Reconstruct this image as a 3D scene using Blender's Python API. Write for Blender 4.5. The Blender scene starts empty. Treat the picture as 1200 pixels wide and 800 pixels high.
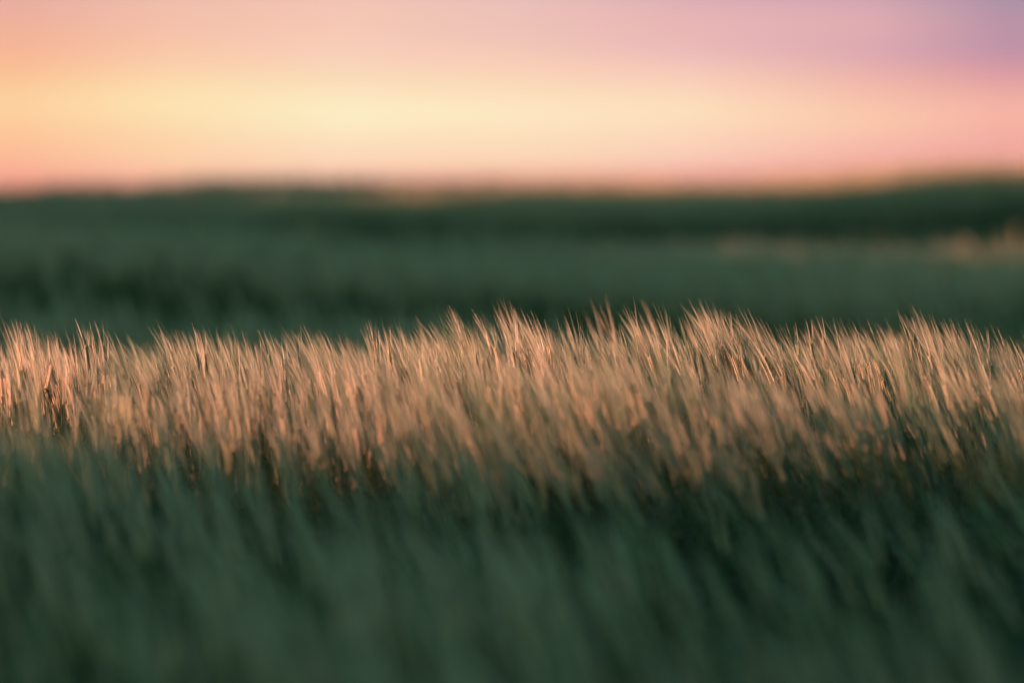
import bpy, math, random
import numpy as np
from mathutils import Vector, Matrix

rng = np.random.default_rng(11)
random.seed(11)
SC = bpy.context.scene
COL = SC.collection
R = math.radians

# ------------------------------------------------------------------ camera
EYE = 1.2                      # eye height above the near field, metres
FOCUS = 9.62
PITCH = 1.55                   # degrees below level
cam_d = bpy.data.cameras.new('camera')
cam = bpy.data.objects.new('camera', cam_d)
COL.objects.link(cam)
cam.location = (0, 0, EYE)
cam.rotation_euler = (R(90 - PITCH), 0, 0)
cam_d.sensor_width = 36
cam_d.lens = 200
cam_d.clip_start = 0.1
cam_d.clip_end = 6000
cam_d.dof.use_dof = True
cam_d.dof.focus_distance = FOCUS
cam_d.dof.aperture_fstop = 3.6
SC.camera = cam

# ------------------------------------------------------------------ sky and sun
SUN_EL = 4.0
SUN_AZ = -120.0                # degrees clockwise from the view direction (+y): left and behind
sun_d = bpy.data.lights.new('sun', 'SUN')
sun_d.energy = 5.0
sun_d.angle = R(0.5)
sun_d.color = (1.0, 0.47, 0.33)
sun = bpy.data.objects.new('sun', sun_d)
COL.objects.link(sun)
S = Vector((math.sin(R(SUN_AZ)) * math.cos(R(SUN_EL)), math.cos(R(SUN_AZ)) * math.cos(R(SUN_EL)), math.sin(R(SUN_EL))))
sun.rotation_euler = S.to_track_quat('Z', 'Y').to_euler()
sun.location = (-20, -10, 8)

EXPOSURE = 2.15
SKY_STRENGTH = 0.088
SKY_TINT = (0.52, 1.0, 0.86)
W = bpy.data.worlds.new('World')
SC.world = W
W.use_nodes = True


def lin(c):
    out = []
    for v in c:
        v /= 255.0
        out.append(v / 12.92 if v <= 0.04045 else ((v + 0.055) / 1.055) ** 2.4)
    return tuple(out) + (1.0,)


def build_sky():
    nt = W.node_tree
    N, L = nt.nodes, nt.links
    N.clear()

    def math_n(op, a=None, b=None):
        n = N.new('ShaderNodeMath'); n.operation = op
        for i, v in enumerate((a, b)):
            if v is None: continue
            if isinstance(v, (int, float)): n.inputs[i].default_value = v
            else: L.new(v, n.inputs[i])
        return n.outputs[0]

    def mix(fac, a, b, blend='MIX'):
        n = N.new('ShaderNodeMix'); n.data_type = 'RGBA'; n.blend_type = blend
        for sock, v in ((n.inputs[0], fac), (n.inputs[6], a), (n.inputs[7], b)):
            if isinstance(v, (int, float)): sock.default_value = v
            elif isinstance(v, tuple): sock.default_value = v
            else: L.new(v, sock)
        return n.outputs[2]

    def mrange(v, a, b, smooth=True):
        n = N.new('ShaderNodeMapRange')
        n.interpolation_type = 'SMOOTHSTEP' if smooth else 'LINEAR'
        L.new(v, n.inputs[0]); n.inputs[1].default_value = a; n.inputs[2].default_value = b
        return n.outputs[0]

    tc = N.new('ShaderNodeTexCoord')
    sep = N.new('ShaderNodeSeparateXYZ'); L.new(tc.outputs['Generated'], sep.inputs[0])
    el = math_n('MULTIPLY', math_n('ARCSINE', sep.outputs[2]), 57.2958)
    az = math_n('MULTIPLY', math_n('ARCTAN2', sep.outputs[0], sep.outputs[1]), 57.2958)
    # long thin cloud veils bend the bands a little
    cmb = N.new('ShaderNodeCombineXYZ')
    L.new(math_n('MULTIPLY', az, 0.16), cmb.inputs[0]); L.new(math_n('MULTIPLY', el, 1.5), cmb.inputs[1])
    noi = N.new('ShaderNodeTexNoise'); noi.inputs['Scale'].default_value = 1.0; noi.inputs['Detail'].default_value = 3.0
    L.new(cmb.outputs[0], noi.inputs['Vector'])
    wob = math_n('MULTIPLY', math_n('SUBTRACT', noi.outputs[0], 0.5), 0.18)
    elw = math_n('ADD', el, wob)
    fac = math_n('DIVIDE', elw, 4.0)

    def ramp(rows):
        n = N.new('ShaderNodeValToRGB'); n.color_ramp.interpolation = 'B_SPLINE' if False else 'EASE'
        pts = sorted(((220 - y) * 0.00858 / 4.0, c) for y, c in rows)
        e = n.color_ramp.elements
        while len(e) < len(pts): e.new(0.5)
        for i, (p, c) in enumerate(pts):
            e[i].position = max(0.0, min(1.0, p)); e[i].color = lin(c)
        n.color_ramp.interpolation = 'LINEAR'
        L.new(fac, n.inputs[0])
        return n.outputs[0]

    dusk = (96, 100, 128)
    cols = [
        (24, [(220, (238, 150, 128)), (206, (246, 168, 145)), (196, (250, 178, 150)), (180, (252, 187, 152)), (150, (253, 201, 155)), (122, (253, 212, 160)), (92, (250, 195, 150)),
              (62, (247, 182, 150)), (32, (239, 178, 155)), (2, (233, 175, 160)), (-90, (176, 150, 166)), (-240, dusk)]),
        (200, [(219, (242, 156, 134)), (207, (250, 184, 158)), (196, (252, 200, 166)), (182, (252, 208, 168)), (150, (252, 217, 171)), (128, (253, 228, 178)), (105, (253, 222, 174)),
               (80, (251, 208, 170)), (60, (249, 198, 170)), (30, (244, 192, 170)), (2, (241, 191, 171)), (-90, (184, 156, 170)), (-240, dusk)]),
        (400, [(218, (240, 160, 138)), (206, (250, 190, 165)), (196, (251, 212, 182)), (175, (252, 220, 188)), (155, (252, 231, 190)), (135, (252, 239, 199)), (112, (252, 230, 189)),
               (92, (250, 218, 185)), (62, (248, 207, 185)), (32, (246, 200, 180)), (2, (243, 197, 179)), (-90, (188, 158, 176)), (-240, dusk)]),
        (600, [(216, (236, 156, 138)), (204, (248, 186, 164)), (194, (251, 214, 182)), (160, (252, 222, 186)), (135, (253, 234, 195)), (100, (252, 218, 185)), (70, (249, 205, 181)),
               (50, (240, 196, 184)), (30, (238, 194, 182)), (2, (235, 193, 185)), (-90, (178, 152, 176)), (-240, dusk)]),
        (800, [(214, (234, 154, 140)), (203, (244, 178, 162)), (193, (249, 202, 180)), (165, (252, 212, 185)), (130, (253, 225, 190)), (105, (252, 214, 185)), (75, (243, 195, 185)),
               (55, (231, 184, 184)), (32, (235, 183, 180)), (2, (223, 177, 182)), (-90, (162, 142, 170)), (-240, dusk)]),
        (1020, [(212, (228, 144, 136)), (200, (238, 162, 154)), (188, (245, 177, 166)), (165, (248, 190, 170)), (140, (251, 202, 172)), (105, (244, 186, 169)), (85, (232, 176, 171)),
                (60, (219, 167, 178)), (30, (225, 174, 176)), (2, (212, 166, 178)), (-90, (140, 132, 164)), (-240, dusk)]),
        (1175, [(208, (224, 144, 138)), (198, (230, 158, 150)), (185, (236, 167, 159)), (165, (243, 172, 161)), (130, (247, 182, 165)), (105, (231, 166, 162)), (80, (212, 151, 164)),
                (60, (190, 148, 166)), (30, (189, 147, 166)), (2, (172, 147, 167)), (-90, (128, 124, 156)), (-240, dusk)]),
    ]
    c, last = None, None
    for px, rows in cols:
        a_ = (px - 600) * 0.00858
        c = ramp(rows) if c is None else mix(mrange(az, last, a_, False), c, ramp(rows))
        last = a_
    # away from the bright quarter the low band sinks into plain dusk
    absaz = math_n('ABSOLUTE', math_n('ADD', az, 8.0))
    c = mix(mrange(absaz, 22.0, 80.0), c, lin((112, 106, 128)))

    sky = N.new('ShaderNodeTexSky'); sky.sky_type = 'NISHITA'; sky.sun_disc = False
    sky.sun_elevation = R(SUN_EL); sky.sun_rotation = R(SUN_AZ)
    sky.air_density = 1.0; sky.dust_density = 0.6; sky.ozone_density = 1.2
    base = mix(1.0, sky.outputs[0], SKY_TINT + (1.0,), 'MULTIPLY')
    bg1 = N.new('ShaderNodeBackground'); bg1.inputs[1].default_value = SKY_STRENGTH; L.new(base, bg1.inputs[0])
    bg2 = N.new('ShaderNodeBackground'); bg2.inputs[1].default_value = 2.0 ** -EXPOSURE; L.new(c, bg2.inputs[0])
    ms = N.new('ShaderNodeMixShader'); L.new(mrange(el, 2.6, 7.0), ms.inputs[0]); L.new(bg2.outputs[0], ms.inputs[1]); L.new(bg1.outputs[0], ms.inputs[2])
    out = N.new('ShaderNodeOutputWorld'); L.new(ms.outputs[0], out.inputs[0])


build_sky()
vs = SC.view_settings
vs.view_transform = 'Standard'; vs.look = 'None'; vs.exposure = EXPOSURE; vs.gamma = 1.0; vs.use_curve_mapping = False
cy = SC.cycles
cy.use_denoising = True
cy.max_bounces = 6; cy.diffuse_bounces = 3; cy.glossy_bounces = 2; cy.transmission_bounces = 3
cy.sample_clamp_indirect = 4.0
cy.use_adaptive_sampling = True; cy.adaptive_threshold = 0.01

# ------------------------------------------------------------------ materials


def plant_material(name, rgb_a, rgb_b, translucent, rough, spec=0.3, noise_scale=9.0):
    m = bpy.data.materials.new(name); m.use_nodes = True
    nt = m.node_tree; N, L = nt.nodes, nt.links; N.clear()
    at = N.new('ShaderNodeAttribute'); at.attribute_name = 'tint'
    geo = N.new('ShaderNodeNewGeometry')
    noi = N.new('ShaderNodeTexNoise'); noi.inputs['Scale'].default_value = noise_scale; noi.inputs['Detail'].default_value = 2.0
    L.new(geo.outputs['Position'], noi.inputs['Vector'])
    ad = N.new('ShaderNodeMath'); ad.operation = 'MULTIPLY_ADD'
    L.new(noi.outputs[0], ad.inputs[0]); ad.inputs[1].default_value = 0.5; L.new(at.outputs['Fac'], ad.inputs[2])
    su = N.new('ShaderNodeMath'); su.operation = 'SUBTRACT'; su.use_clamp = True
    L.new(ad.outputs[0], su.inputs[0]); su.inputs[1].default_value = 0.25
    mx = N.new('ShaderNodeMix'); mx.data_type = 'RGBA'
    L.new(su.outputs[0], mx.inputs[0]); mx.inputs[6].default_value = rgb_a + (1,); mx.inputs[7].default_value = rgb_b + (1,)
    p = N.new('ShaderNodeBsdfPrincipled'); p.inputs['Roughness'].default_value = rough
    p.inputs['Specular IOR Level'].default_value = spec
    L.new(mx.outputs[2], p.inputs['Base Color'])
    t = N.new('ShaderNodeBsdfTranslucent'); L.new(mx.outputs[2], t.inputs[0])
    ms = N.new('ShaderNodeMixShader'); ms.inputs[0].default_value = translucent
    L.new(p.outputs[0], ms.inputs[1]); L.new(t.outputs[0], ms.inputs[2])
    o = N.new('ShaderNodeOutputMaterial'); L.new(ms.outputs[0], o.inputs[0])
    return m


M_LEAF = plant_material('barley_leaf_green', (0.013, 0.040, 0.026), (0.098, 0.110, 0.040), 0.30, 0.5, 0.15)
M_EAR = plant_material('barley_ear_straw', (0.17, 0.19, 0.10), (0.44, 0.30, 0.19), 0.15, 0.5)
M_AWN = plant_material('barley_awn_pale', (0.13, 0.18, 0.10), (0.44, 0.34, 0.25), 0.40, 0.4, 0.4)
MATS = [M_LEAF, M_EAR, M_AWN]
LEAF, EAR, AWN = 0, 1, 2


def soil_material():
    m = bpy.data.materials.new('field_soil'); m.use_nodes = True
    nt = m.node_tree; N, L = nt.nodes, nt.links
    p = N['Principled BSDF']; p.inputs['Roughness'].default_value = 1.0; p.inputs['Specular IOR Level'].default_value = 0.0
    geo = N.new('ShaderNodeNewGeometry')
    noi = N.new('ShaderNodeTexNoise'); noi.inputs['Scale'].default_value = 1.3; noi.inputs['Detail'].default_value = 8.0
    L.new(geo.outputs['Position'], noi.inputs['Vector'])
    cr = N.new('ShaderNodeValToRGB')
    cr.color_ramp.elements[0].position = 0.35; cr.color_ramp.elements[0].color = (0.012, 0.026, 0.014, 1)
    cr.color_ramp.elements[1].position = 0.7; cr.color_ramp.elements[1].color = (0.03, 0.05, 0.024, 1)
    L.new(noi.outputs[0], cr.inputs[0]); L.new(cr.outputs[0], p.inputs['Base Color'])
    bmp = N.new('ShaderNodeBump'); bmp.inputs['Strength'].default_value = 0.6
    L.new(noi.outputs[0], bmp.inputs['Height']); L.new(bmp.outputs[0], p.inputs['Normal'])
    return m


# ------------------------------------------------------------------ terrain
CROP = 0.85
PROF_Y = np.array([-40, -5, 4.0, 5, 6, 7, 8, 9.0, 9.7, 10.4, 11.2, 12.5, 14, 18, 24, 30, 36, 42, 50, 60, 70, 85, 92, 110, 200, 600, 4000.])
PROF_T = np.array([-.40, -.36, -.350, -.335, -.315, -.298, -.280, -.266, -.262, -.275, -.32, -.45, -.60, -.62, -.62, -.53, -.42, -.40, -.60, -.50, -.34, -.13, 0.09, -.6, -5, -22, -160.])


def smooth01(t):
    t = np.clip(t, 0, 1); return t * t * (3 - 2 * t)


SLOPE = math.tan(R(SUN_EL)) / abs(math.sin(R(SUN_AZ)))       # drop of a sunbeam per metre of x
DRIFT = math.cos(R(SUN_AZ)) / math.sin(R(SUN_AZ))             # its y per metre of x
EDGE_Y = [-30, 2, 3.5, 4.5, 5.5, 6.5, 7.2, 8.0, 8.6, 9.1, 9.7, 11.5, 13.5, 16, 20, 32, 35, 37.7, 40, 42.3, 44, 47, 50, 60, 80, 82.5, 84.6, 90.3, 92, 100, 140]
EDGE_Z = [1.7, 1.6, 1.5, 1.4, 1.32, 1.23, 1.16, 1.05, 0.96, 0.84, 0.65, 0.5, 0.9, 1.5, 1.7, 1.7, 1.7, 1.62, 1.32, 0.95, 1.05, 1.6, 1.8, 2.2, 2.3, 2.0, 0.85, 0.8, 2.2, 2.9, 3.1]  # heights of the shadow edge the added rise casts; dips let sun through


def shade_bank_x(y): return -28 - .08 * np.clip(y, 0, 110)


def shade_bank_top(y):
    """top height of the unseen rise added left of the frame to shade the field"""
    xc = shade_bank_x(y)
    return np.interp(y - xc * DRIFT, EDGE_Y, EDGE_Z) - xc * SLOPE


def ground(x, y):
    x = np.asarray(x, float); y = np.asarray(y, float)
    g = EYE - CROP + np.interp(y, PROF_Y, PROF_T)
    # soft undulation, growing with distance
    amp = np.clip((y - 13) / 40, 0, 1) * np.clip((400 - y) / 250, 0, 1)
    g = g + amp * (-0.034 * np.clip(x, -10, 10) * np.exp(-((y - 40) / 14) ** 2) + 0.045 * np.sin(x * .55 + y * .11) + 0.04 * np.sin(x * .23 - y * .19 + 1.3) + 0.02 * np.sin(x * 1.1 + 2.0 + y * .05))
    far = np.clip((y - 45) / 40, 0, 1) * np.clip((300 - y) / 150, 0, 1)
    g = g + far * np.where(x < 0, .024, .038) * np.clip((97 - y) / 6, .2, 1) * np.clip(x, -25, 25)
    # added rise to the left, outside the frame, shaped for the shade it casts
    b = shade_bank_top(y + 0 * x) - .2
    u = x - shade_bank_x(y)
    wl = np.where(u < 0, 1.0 - smooth01((-8 - u) / 40.0), np.exp(-(u / 3.4) ** 2))
    fade = np.clip((240 - y) / 80, 0, 1) * np.clip((y + 70) / 20, 0, 1)
    return g + np.maximum(b - g, 0) * wl * fade


def build_ground():
    xs = np.unique(np.concatenate([np.arange(-48, 30.01, 0.75), np.linspace(-150, 150, 41), np.linspace(-3000, 3000, 31)]))
    ys = np.unique(np.concatenate([np.arange(-32, 16, 0.5), np.arange(16, 130, 1.5), np.linspace(-150, 400, 60), np.linspace(-1500, 4000, 45)]))
    X, Y = np.meshgrid(xs, ys)
    Z = ground(X, Y)
    v = np.stack([X, Y, Z], -1).reshape(-1, 3)
    nx, ny = len(xs), len(ys)
    i = (np.arange(ny - 1)[:, None] * nx + np.arange(nx - 1)[None, :]).reshape(-1)
    f = np.stack([i, i + 1, i + nx + 1, i + nx], -1)
    me = bpy.data.meshes.new('ground')
    me.from_pydata(v.tolist(), [], f.tolist())
    me.polygons.foreach_set('use_smooth', np.ones(len(f), bool))
    me.materials.append(soil_material())
    o = bpy.data.objects.new('ground', me); COL.objects.link(o)
    o['kind'] = 'structure'; o['label'] = 'dark rolling field soil under the barley'
    return o


build_ground()

# ------------------------------------------------------------------ barley geometry, all arrays


class Acc:
    """collects triangles as arrays: vertices, faces, material index, tint"""
    def __init__(self): self.v, self.f, self.m, self.t, self.n = [], [], [], [], 0

    def add(self, v, f, mat, tint):
        # v (K,V,3), f (F,3), tint (K,)
        K, V, _ = v.shape
        if K == 0: return
        off = self.n + np.arange(K, dtype=np.int64)[:, None, None] * V
        self.v.append(v.reshape(-1, 3).astype(np.float32))
        self.f.append((f[None] + off).reshape(-1, 3).astype(np.int32))
        self.m.append(np.full(K * len(f), mat, np.int32))
        self.t.append(np.repeat(tint, V).astype(np.float32))
        self.n += K * V

    def mesh(self, name, mats=MATS):
        v = np.concatenate(self.v); f = np.concatenate(self.f); m = np.concatenate(self.m); t = np.concatenate(self.t)
        me = bpy.data.meshes.new(name)
        me.vertices.add(len(v)); me.vertices.foreach_set('co', v.reshape(-1))
        me.loops.add(len(f) * 3); me.loops.foreach_set('vertex_index', f.reshape(-1))
        me.polygons.add(len(f)); me.polygons.foreach_set('loop_start', np.arange(0, len(f) * 3, 3, dtype=np.int32))
        me.polygons.foreach_set('material_index', m)
        for x in mats: me.materials.append(x)
        a = me.attributes.new('tint', 'FLOAT', 'POINT'); a.data.foreach_set('value', t)
        me.update(calc_edges=True)
        return me


def nrm(a): return a / np.maximum(np.linalg.norm(a, axis=-1, keepdims=True), 1e-9)


def ribbon(acc, pts, width, side, mat, tint, taper):
    """pts (K,S,3) centre lines, width (K,), side (K,3), taper (S,) width factors (last may be 0)"""
    K, Sg, _ = pts.shape
    off = side[:, None, :] * (width[:, None] * taper[None])[:, :, None] * .5
    if taper[-1] == 0:
        v = np.concatenate([pts[:, :-1] - off[:, :-1], pts[:, :-1] + off[:, :-1], pts[:, -1:]], 1)
        n = Sg - 1
        f = []
        for i in range(n - 1): f += [(i, n + i, n + i + 1), (i, n + i + 1, i + 1)]
        f.append((n - 1, 2 * n - 1, 2 * n))
    else:
        v = np.concatenate([pts - off, pts + off], 1); n = Sg
        f = []
        for i in range(n - 1): f += [(i, n + i, n + i + 1), (i, n + i + 1, i + 1)]
    acc.add(v, np.array(f), mat, tint)


def tube(acc, pts, rad, mat, tint, sides=3, ph=0.0):
    """pts (K,S,3), rad (K,S)"""
    K, Sg, _ = pts.shape
    d = nrm(pts[:, -1] - pts[:, 0])
    ref = np.tile(np.array([0.31, 0.95, 0.02]), (K, 1))
    a = nrm(np.cross(d, ref)); b = np.cross(d, a)
    ang = np.arange(sides) * 2 * np.pi / sides + ph
    ring = np.cos(ang)[None, :, None] * a[:, None] + np.sin(ang)[None, :, None] * b[:, None]     # K,sides,3
    v = (pts[:, :, None, :] + rad[:, :, None, None] * ring[:, None]).reshape(K, Sg * sides, 3)
    f = []
    for i in range(Sg - 1):
        for j in range(sides):
            k = (j + 1) % sides
            p, q, r_, s = i * sides + j, i * sides + k, (i + 1) * sides + k, (i + 1) * sides + j
            f += [(p, q, r_), (p, r_, s)]
    acc.add(v, np.array(f), mat, tint)


OCT_F = np.array([(0, 1, 2), (0, 2, 3), (0, 3, 4), (0, 4, 1), (5, 2, 1), (5, 3, 2), (5, 4, 3), (5, 1, 4)])


def stalks(acc, base, H, lean, tint, lod, r, parts=None, nod=0.0, awn_len=0.066, ear_len=0.040, wide=1.0, ripe=None):
    """base (K,3), H (K,) stem height, lean (K,2) horizontal travel of the stem's top; acc is one Acc, or parts a dict of Accs by part"""
    K = len(base)
    if K == 0: return
    A = lambda part: acc if parts is None else parts[part]
    ts = {0: np.linspace(0, 1, 6), 1: np.linspace(0.25, 1, 3), 2: np.array([0.45, 1.0])}[lod]
    curve = lambda t: base[:, None] + np.stack([lean[:, 0:1] * t ** 2, lean[:, 1:2] * t ** 2, H[:, None] * (t - 0.06 * (np.linalg.norm(lean, axis=1) / H)[:, None] * t ** 2)], -1)
    P = curve(ts[None, :] * np.ones((K, 1)))
    top = curve(np.ones((K, 1)))[:, 0]
    tan = nrm(np.stack([lean[:, 0] * 1.5, lean[:, 1] * 1.5, H * 0.95], -1))
    rs = r.random
    if lod == 0:
        tube(A('stem'), P, np.full((K, len(ts)), 0.0011) * np.linspace(1.2, .75, len(ts)), LEAF, tint)
    else:
        ph = rs(K) * np.pi
        ribbon(A('stem'), P, np.full(K, .0024 * wide), np.stack([np.cos(ph), np.sin(ph), 0 * ph], -1), LEAF, tint, np.ones(len(ts)))
    allk = (base, H, lean, tint, K)
    if ripe is not None:
        top, tan, tint = top[ripe], tan[ripe], tint[ripe]; K = int(ripe.sum())
    # ear axis: from the tangent, bent further downwind
    wind = nrm(np.stack([-np.ones(K), 0.25 * (rs(K) - .5) * 2, np.zeros(K)], -1))
    axis = nrm(tan + wind * (nod + 0.12 * rs(K))[:, None] + (rs((K, 3)) - .5) * .14)
    EL = ear_len * (0.85 + .35 * rs(K))
    p1 = nrm(np.cross(axis, nrm(rs((K, 3)) - .5))); p2 = np.cross(axis, p1)
    etint = np.clip(tint + (rs(K) - .5) * .5, 0, 1)
    bend = wind * 0.06
    if lod == 0:
        nk = 10
        for row in (0, 1, 2):
            phi = (0.0, 2.1, 4.2)[row]
            dirs = np.cos(phi) * p1 + np.sin(phi) * p2
            for i in range(nk):
                u = (i + (0.0, .33, .66)[row]) / nk
                c = top + axis * (EL * u)[:, None] + bend * (EL * u * u)[:, None] + dirs * (.0022 * (1 - .45 * u))
                kd = nrm(axis + dirs * .22 + bend * u)
                q1 = nrm(np.cross(kd, dirs)); q2 = np.cross(kd, q1)
                L_ = .0046 * (1.05 - .3 * u); w_ = .0016 * (1 - .35 * abs(u - .35))
                vv = np.stack([c - kd * L_, c + q1 * w_, c + q2 * w_, c - q1 * w_, c - q2 * w_, c + kd * L_ * 1.3], 1)
                A('ear').add(vv, OCT_F, EAR, etint)
                # awn
                if row < 1 or i % 2 == 0:
                    al = awn_len * (0.75 + .4 * rs(K)) * (1 - .12 * u)
                    ad = nrm(kd + dirs * (.02 + .05 * rs(K))[:, None] + (rs((K, 3)) - .5) * .10 - dirs * .12)
                    t4 = np.array([0, .35, .7, 1.0])
                    pts = (c + kd * L_)[:, None] + ad[:, None] * (al[:, None] * t4)[:, :, None] + (wind * .11)[:, None] * (al[:, None] * t4 ** 2)[:, :, None]
                    sd = nrm(np.cross(ad, nrm(rs((K, 3)) - .5)))
                    ribbon(A('awns'), pts, np.full(K, .00068), sd, AWN, np.clip(tint + (rs(K) - .5) * .5, 0, 1), np.array([1, .9, .65, 0]))
    else:
        u = np.array([0, .3, .75, 1.08]) if lod == 1 else np.array([0, .4, 1.08])
        rad = np.array([.001, .0026, .002, .0004]) if lod == 1 else np.array([.002, .005, .001])
        pts = top[:, None] + axis[:, None] * (EL[:, None] * u)[:, :, None] + bend[:, None] * (EL[:, None] * u * u)[:, :, None]
        tube(A('ear'), pts, rad[None] * np.ones((K, 1)) * wide, EAR, etint, sides=4 if lod == 1 else 3, ph=.6)
        na = 14 if lod == 1 else 5
        for i in range(na):
            uu = (i + .5) / na
            c = top + axis * (EL * uu)[:, None]
            a_ = rs(K) * 6.283
            dirs = np.cos(a_)[:, None] * p1 + np.sin(a_)[:, None] * p2
            ad = nrm(axis + dirs * (.16 * rs(K) + .03)[:, None] + bend * uu)
            al = awn_len * (.8 + .4 * rs(K))
            t3 = np.array([0, .55, 1.0])
            pts = c[:, None] + ad[:, None] * (al[:, None] * t3)[:, :, None] + (wind * .11)[:, None] * (al[:, None] * t3 ** 2)[:, :, None]
            sd = nrm(np.cross(ad, nrm(rs((K, 3)) - .5)))
            wd = (.0008 if lod == 1 else .0034) * wide
            ribbon(A('awns'), pts, np.full(K, wd), sd, AWN, np.clip(tint + (rs(K) - .5) * .4, 0, 1), np.array([1, .8, 0]))
    base, H, lean, tint, K = allk
    # leaves
    nl = {0: 3, 1: 3, 2: 2}[lod]
    for i in range(nl):
        hfrac = (.93, .82, .68)[i] - .06 * rs(K)
        p0 = curve(hfrac[:, None])[:, 0]
        a_ = np.where(rs(K) < .62, np.pi + (rs(K) - .5) * 1.9, rs(K) * 6.283)
        hd = np.stack([np.cos(a_), np.sin(a_), 0 * a_], -1)
        ll = (.08, .11, .14)[i] * (.75 + .5 * rs(K))
        rise = .95 - .35 * rs(K)
        t5 = np.linspace(0, 1, 5 if lod == 0 else 4 if lod == 1 else 3)
        droop = .35 + .5 * rs(K)
        pts = p0[:, None] + hd[:, None] * (ll[:, None] * .62 * (t5 + .25 * t5 ** 2))[:, :, None]
        pts[:, :, 2] += ll[:, None] * (rise[:, None] * t5 - droop[:, None] * t5 ** 2.2)
        sd = nrm(np.cross(hd, np.array([0, 0, 1.0])) + (rs((K, 3)) - .5) * .9)
        tp = {5: np.array([.6, 1, .9, .55, 0]), 4: np.array([.7, 1, .65, 0]), 3: np.array([.8, .9, 0])}[len(t5)]
        ribbon(A('leaf') if parts is None else parts['leaf%d' % i], pts, np.full(K, (.005, .006, .0065)[i] * wide * (1 if lod < 2 else 1.3)), sd, LEAF, np.clip(tint + (rs(K) - .5) * .5, 0, 1), tp)


# height of the crest along its length: photo x (1200 wide) -> how far the tops stand above the line y = 400
PX = 10.286 / 1200                        # degrees per photo pixel
CR_X = [-900, -100, 0, 60, 110, 150, 180, 215, 260, 320, 380, 415, 440, 475, 500, 530, 560, 590, 620, 660, 695, 720, 750, 780, 815, 860, 895, 930, 960, 1010, 1060, 1100, 1140, 1200, 1400, 2100]
CR_Y = [405, 405, 395, 400, 402, 425, 425, 402, 398, 404, 408, 412, 405, 402, 412, 404, 396, 378, 374, 386, 402, 398, 384, 390, 370, 380, 396, 402, 392, 394, 386, 388, 396, 406, 405, 405]


def crest_dh(x, y):
    px = 600 + np.degrees(np.arctan2(x, np.maximum(y, 1))) / PX
    return (404 - np.interp(px, CR_X, CR_Y)) * PX * np.pi / 180 * 9.6


def lean_field(x, y, r):
    """downwind travel of the stem top, larger to the right; slow gust waves"""
    K = len(x)
    px = 600 + np.degrees(np.arctan2(x, np.maximum(y, 1))) / PX
    l = np.interp(px, [-300, 150, 500, 900, 1500], [.02, .03, .06, .10, .10])
    l = l + .06 * np.clip((8.6 - y) / 2, 0, 1)
    l = l + .03 * np.sin(x * 2.1 + y * .8) + .025 * np.sin(x * .7 - y * 1.7 + 1)
    return np.stack([-l * (.5 + .9 * r.random(K)) + r.normal(0, .035, K), r.normal(0, .045, K)], -1)


def scatter(x0, x1, y0, y1, dens, r, keep=None):
    n = int((x1 - x0) * (y1 - y0) * dens)
    x = x0 + (x1 - x0) * r.random(n); y = y0 + (y1 - y0) * r.random(n)
    if keep is not None:
        k = keep(x, y); x, y = x[k], y[k]
    # clumping
    c = .5 + .5 * np.sin(x * 5.3 + 2 * np.sin(y * 3.1)) * np.sin(y * 4.7 + 2 * np.sin(x * 2.7))
    k = r.random(len(x)) < np.where((y > 7.6) & (y < 12), .72 + .28 * c, .40 + .60 * c)
    return x[k], y[k]


def wave(x, y, k, ph):
    """smooth uneven field between -1 and 1 with patches about 3 / k metres across"""
    return (np.sin(k * x + 1.9 * np.sin(k * .61 * y + ph) + ph) + np.sin(k * .83 * y + 1.7 * np.sin(k * .71 * x - ph) + 2 * ph) + np.sin(k * .57 * (x + y) - 1.3 * ph)) / 3


def near_stalks(acc, x, y, lod, r, dh=None, wide=1.0):
    K = len(x)
    z = ground(x, y)
    cl = wave(x, y, 7.0, .7) + .7 * wave(x, y, 15.0, 2.1)
    soft = np.clip((8.8 - y) / 1.5, 0, 1)
    H = .744 + (.03 + .045 * soft) * cl + soft * .055 * wave(x, y, 3.0, 5.5) + np.clip(r.normal(0, .022, K), -.06, .045) - .12 * (r.random(K) < .25) * r.random(K)
    H = H + soft * .07 * (r.random(K) < .12) * r.random(K)
    H = np.minimum(H, .80) - .018 * (1 - soft)
    H = H + (crest_dh(x, y) * np.exp(-((y - 9.7) / 1.3) ** 2))
    tint = np.clip(.5 + .25 * (r.random(K) - .5) + .45 * wave(x, y, 9.0, 4.0) + .35 * wave(x, y, 3.4, 2.0), 0, 1)
    ripe = r.random(K) < np.clip(.50 + 1.0 * wave(x, y, 6.0, 1.2) + .5 * wave(x, y, 2.6, .4), .08, 1) * (1 - .15 * soft) + .27 * (1 - soft) - .3 * np.clip((x / np.maximum(y, 1) - .015) / .075, 0, 1)
    stalks(acc, np.stack([x, y, z], -1), H, lean_field(x, y, r), tint, lod, r, wide=wide, ripe=ripe)


def stuff(acc, name, label):
    me = acc.mesh(name)
    o = bpy.data.objects.new(name, me); COL.objects.link(o)
    o['kind'] = 'stuff'; o['label'] = label
    print(name, len(me.polygons))
    return o


halfw = lambda y: .0905 * y
a = Acc()
# sharp crest
x, y = scatter(-1.35, 1.35, 7.5, 11.3, 800, rng)
near_stalks(a, x, y, 0, rng)
# soft foreground
x, y = scatter(-1.6, 1.6, 3.2, 7.5, 1100, rng, lambda x, y: (np.abs(x) < halfw(y) + .45) & (rng.random(len(x)) < np.clip(.75 + .9 * wave(x, y, 3.0, 5.5), .3, 1)))
near_stalks(a, x, y, 1, rng)
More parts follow.
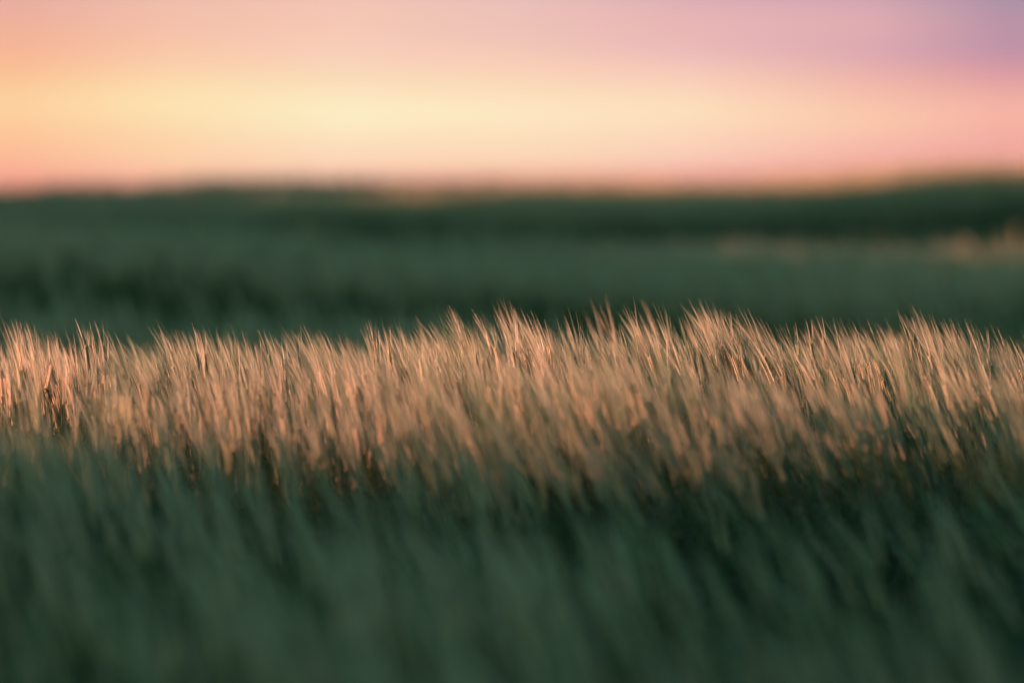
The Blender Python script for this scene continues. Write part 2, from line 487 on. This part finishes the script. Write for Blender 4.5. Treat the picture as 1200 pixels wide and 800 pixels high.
# the sides and the back slope, outside the sharp strip
x, y = scatter(-5.0, 4.0, 2.6, 14.0, 270, rng, lambda x, y: ~((np.abs(x) < 1.35) & (y > 7.5) & (y < 11.3)) & ~((np.abs(x) < halfw(y) + .45) & (y > 3.2) & (y <= 7.5)))
near_stalks(a, x, y, 1, rng, wide=1.3)
stuff(a, 'barley_crop', 'ripening barley crop sweeping from the dark foreground to the sunlit crest')

a = Acc()


def far_patch(x0, x1, y0, y1, dens, wide, keep=None, tall=1.0):
    x, y = scatter(x0, x1, y0, y1, dens, rng, keep)
    K = len(x)
    z = ground(x, y)
    yy = y + 2.2 * np.sin(x * .45 + 1) + 1.2 * np.sin(x * 1.1)
    far = np.clip((y - 14) / 12, 0, 1)
    H = .70 + rng.normal(0, .05, K) + far * (.07 * wave(x, y, 1.6, .5) + .08 * wave(x * .5, y, 1.1, 2.5))
    H = H + (rng.random(K) < .09) * np.interp(y, [25, 36, 50, 70], [0, .07, .08, .17]) * rng.random(K)
    # shade of the troughs put in as darker strips with few ears, paler between
    green = np.interp(yy, [14, 22, 25, 27, 28.5, 32.5, 34.5, 44, 50, 58, 62, 74, 79, 84, 95], [.4, .2, .1, .3, .95, .95, .1, .0, .3, .8, 1, 1, .5, .1, .05])
    green = np.clip(green + .45 * wave(x, y * .6, 1.3, 3.3), 0, 1)
    H = H - far * .15 * green
    ripe = rng.random(K) > green * .95
    tint = np.clip(.85 - .5 * green + .35 * (rng.random(K) - .5) + .3 * wave(x, y * .6, 1.0, 5.0), 0, 1)
    if tall == 'rise': tall = .25; H = H * tall; tall = 1.0
    stalks(a, np.stack([x, y, z], -1), H * tall, lean_field(x, y, rng) * tall, tint, 2, rng, wide=wide, awn_len=.11 * tall, ear_len=.07 * tall, ripe=ripe)


far_patch(-9, 7, 14, 30, 85, 1.2, lambda x, y: np.abs(x) < halfw(y) + 3.2)
far_patch(-11, 11, 30, 60, 120, 1.4, lambda x, y: np.abs(x) < halfw(y) + 4)
far_patch(-16, 16, 60, 100, 60, 1.7, lambda x, y: np.abs(x) < halfw(y) + 5)
far_patch(-14, 14, 76, 100, 110, 2.3, lambda x, y: np.abs(x) < halfw(y) + 4)          # thick crop along the skyline
far_patch(-39, -25, -35, 100, 22, 2.0, lambda x, y: np.abs(x - shade_bank_x(y)) < 2.2, tall='rise')          # low crop on the added shade rise
far_patch(-9.5, -5, -8, 14, 24, 1.5, tall=.8)
stuff(a, 'distant_barley_field', 'blurred green barley field rising to the horizon beyond the crest')

# ------------------------------------------------------------------ single barley stalks that stand out along the sharp crest
PROTO = {}


def proto(style, k):
    """parts of one stalk standing on the origin: {part: mesh}, and where its tip is"""
    key = (style, k)
    if key in PROTO: return PROTO[key]
    r = np.random.default_rng(700 + 13 * k + 101 * 'upright slight leaning swept'.split().index(style))
    lean = {'upright': -.012, 'slight': -.06, 'leaning': -.12, 'swept': -.18}[style] * (.85 + .3 * r.random())
    parts = {p: Acc() for p in ('stem', 'ear', 'awns', 'leaf0', 'leaf1', 'leaf2')}
    one = np.ones(1)
    stalks(None, np.zeros((1, 3)), .745 * one, np.array([[lean, .03 * (r.random() - .5)]]), (.45 + .4 * r.random()) * one, 0, r, parts=parts,
           nod=-.06 if style == 'upright' else .0, awn_len=.048 if style == 'upright' else .088, ear_len=.042)
    tips = np.concatenate(parts['awns'].v)
    t = tips[np.argsort(-tips[:, 2])[:6]].mean(0)
    PROTO[key] = ({p: a_.mesh('barley_' + p.rstrip('012')) for p, a_ in parts.items()}, t)
    return PROTO[key]


n_stalk = 0


def place_stalk(px, py, style, dist, label, group=None):
    """px, py: where the tip stands in the 1200 x 800 photograph; dist: metres along the view"""
    global n_stalk
    k = n_stalk % 6
    n_stalk += 1
    meshes, tip = proto(style, k)
    ang = math.radians((400 - py) * PX - PITCH)
    wx = math.tan(math.radians((px - 600) * PX)) * dist
    wz = EYE + math.tan(ang) * dist
    rz = rng.uniform(-.35, .35)
    c, s_ = math.cos(rz), math.sin(rz)
    sc = 1.0
    for _ in range(3):
        bx = wx - sc * (c * tip[0] - s_ * tip[1]); by = dist - sc * (s_ * tip[0] + c * tip[1])
        bz = float(ground(bx, by)); sc = (wz - bz) / tip[2]
    root = bpy.data.objects.new('barley_stalk', None); COL.objects.link(root)
    root.empty_display_size = .05
    root.location = (bx, by, bz); root.rotation_euler = (0, 0, rz); root.scale = (sc, sc, sc)
    root['label'] = label; root['category'] = 'barley stalk'
    if group: root['group'] = group
    made = {}
    for p in ('stem', 'ear', 'awns', 'leaf0', 'leaf1', 'leaf2'):
        o = bpy.data.objects.new(p.rstrip('012'), meshes[p]); COL.objects.link(o)
        o.parent = made['ear'] if p == 'awns' else root
        made[p] = o
    return root


# ears that can be told one by one
for px, py, style, d, label in [
    (572, 379, 'upright', 9.45, 'short bright orange barley ear upright left of the central tuft'),
    (667, 362, 'slight', 9.55, 'tall red tipped barley ear standing alone right of the central tuft'),
    (90, 376, 'upright', 9.6, 'leftmost of three upright reddish ears at the left of the crest'),
    (101, 376, 'upright', 9.65, 'middle of three upright reddish ears at the left of the crest'),
    (112, 377, 'upright', 9.6, 'rightmost of three upright reddish ears at the left of the crest'),
    (947, 372, 'upright', 9.55, 'left ear of the upright pair right of the tallest tuft'),
    (957, 371, 'upright', 9.6, 'right ear of the upright pair right of the tallest tuft'),
    (692, 358, 'slight', 10.75, 'faint blurred stalk behind the crest, left of a taller blurred one'),
    (705, 349, 'slight', 10.8, 'tall blurred stalk rising behind the crest right of the red tipped ear'),
    (750, 351, 'slight', 10.8, 'blurred stalk peeping up behind the tuft right of the centre'),
    (1145, 401, 'upright', 9.5, 'leftmost of three short reddish ears near the right edge'),
    (1158, 398, 'upright', 9.5, 'middle of three short reddish ears near the right edge'),
    (1178, 402, 'upright', 9.5, 'rightmost of three short reddish ears near the right edge'),
    (463, 380, 'slight', 9.5, 'broad orange ear at the right end of the tuft left of centre'),
    (1057, 370, 'upright', 9.55, 'upright lit ear at the left foot of the right hand tuft'),
    (20, 376, 'upright', 9.7, 'upright ear nearest the left edge of the crest'),
    (32, 378, 'upright', 9.75, 'second upright ear from the left edge of the crest'),
]:
    place_stalk(px, py, style, d, label)

# tufts and the even stretches between them: x range, tip height at both ends, number, style, what they are
for x0, x1, y0, y1, n, style, label, group in [
    (583, 628, 352, 372, 17, 'leaning', 'leaning barley stalk in the tall tuft at the middle of the crest', 'stalks of the central tuft'),
    (802, 858, 347, 362, 20, 'leaning', 'leaning barley stalk in the tallest tuft, right of the middle', 'stalks of the tallest tuft'),
    (862, 905, 356, 380, 9, 'swept', 'thin swept stalk trailing off right of the tallest tuft', 'stalks trailing right of the tallest tuft'),
    (736, 782, 360, 378, 14, 'leaning', 'leaning stalk in the tuft left of the tallest tuft', 'stalks of the tuft left of the tallest'),
    (425, 472, 372, 382, 12, 'slight', 'barley stalk in the pointed tuft left of the centre', 'stalks of the tuft left of centre'),
    (178, 214, 376, 392, 11, 'leaning', 'leaning barley stalk in the small tuft right of the gap at left', 'stalks of the left tuft'),
    (1062, 1125, 358, 378, 18, 'leaning', 'leaning barley stalk in the wide tuft at the right of the crest', 'stalks of the right tuft'),
    (0, 70, 370, 392, 14, 'slight', 'lit barley stalk at the left end of the crest', 'stalks at the left end'),
    (118, 172, 384, 404, 8, 'swept', 'thin swept stalk in the low gap at the left of the crest', 'stalks in the left gap'),
    (218, 330, 382, 388, 24, 'slight', 'orange lit stalk in the even stretch right of the left tuft', 'stalks of the left even stretch'),
    (332, 420, 380, 396, 18, 'leaning', 'pinkish lit stalk just left of the tuft left of centre', 'stalks before the tuft left of centre'),
    (478, 565, 390, 380, 18, 'slight', 'lit stalk in the dip left of the central tuft', 'stalks of the dip left of the central tuft'),
    (630, 690, 366, 390, 14, 'slight', 'lit stalk on the shoulder right of the central tuft', 'stalks on the right shoulder of the central tuft'),
    (905, 960, 384, 378, 9, 'leaning', 'lit stalk between the tallest tuft and the upright pair', 'stalks left of the upright pair'),
    (965, 1050, 376, 376, 20, 'leaning', 'lit stalk between the upright pair and the right hand tuft', 'stalks right of the upright pair'),
    (1128, 1215, 372, 394, 18, 'leaning', 'greenish stalk at the right end of the crest', 'stalks at the right end'),
]:
    for i in range(n):
        u = (i + rng.uniform(.1, .9)) / n
        st = style if rng.random() < .75 else {'upright': 'slight', 'slight': 'upright', 'leaning': 'slight', 'swept': 'leaning'}[style]
        place_stalk(x0 + (x1 - x0) * u, y0 + (y1 - y0) * u + abs(rng.normal(0, 9)), st, 9.55 + rng.normal(0, .16), label, group)
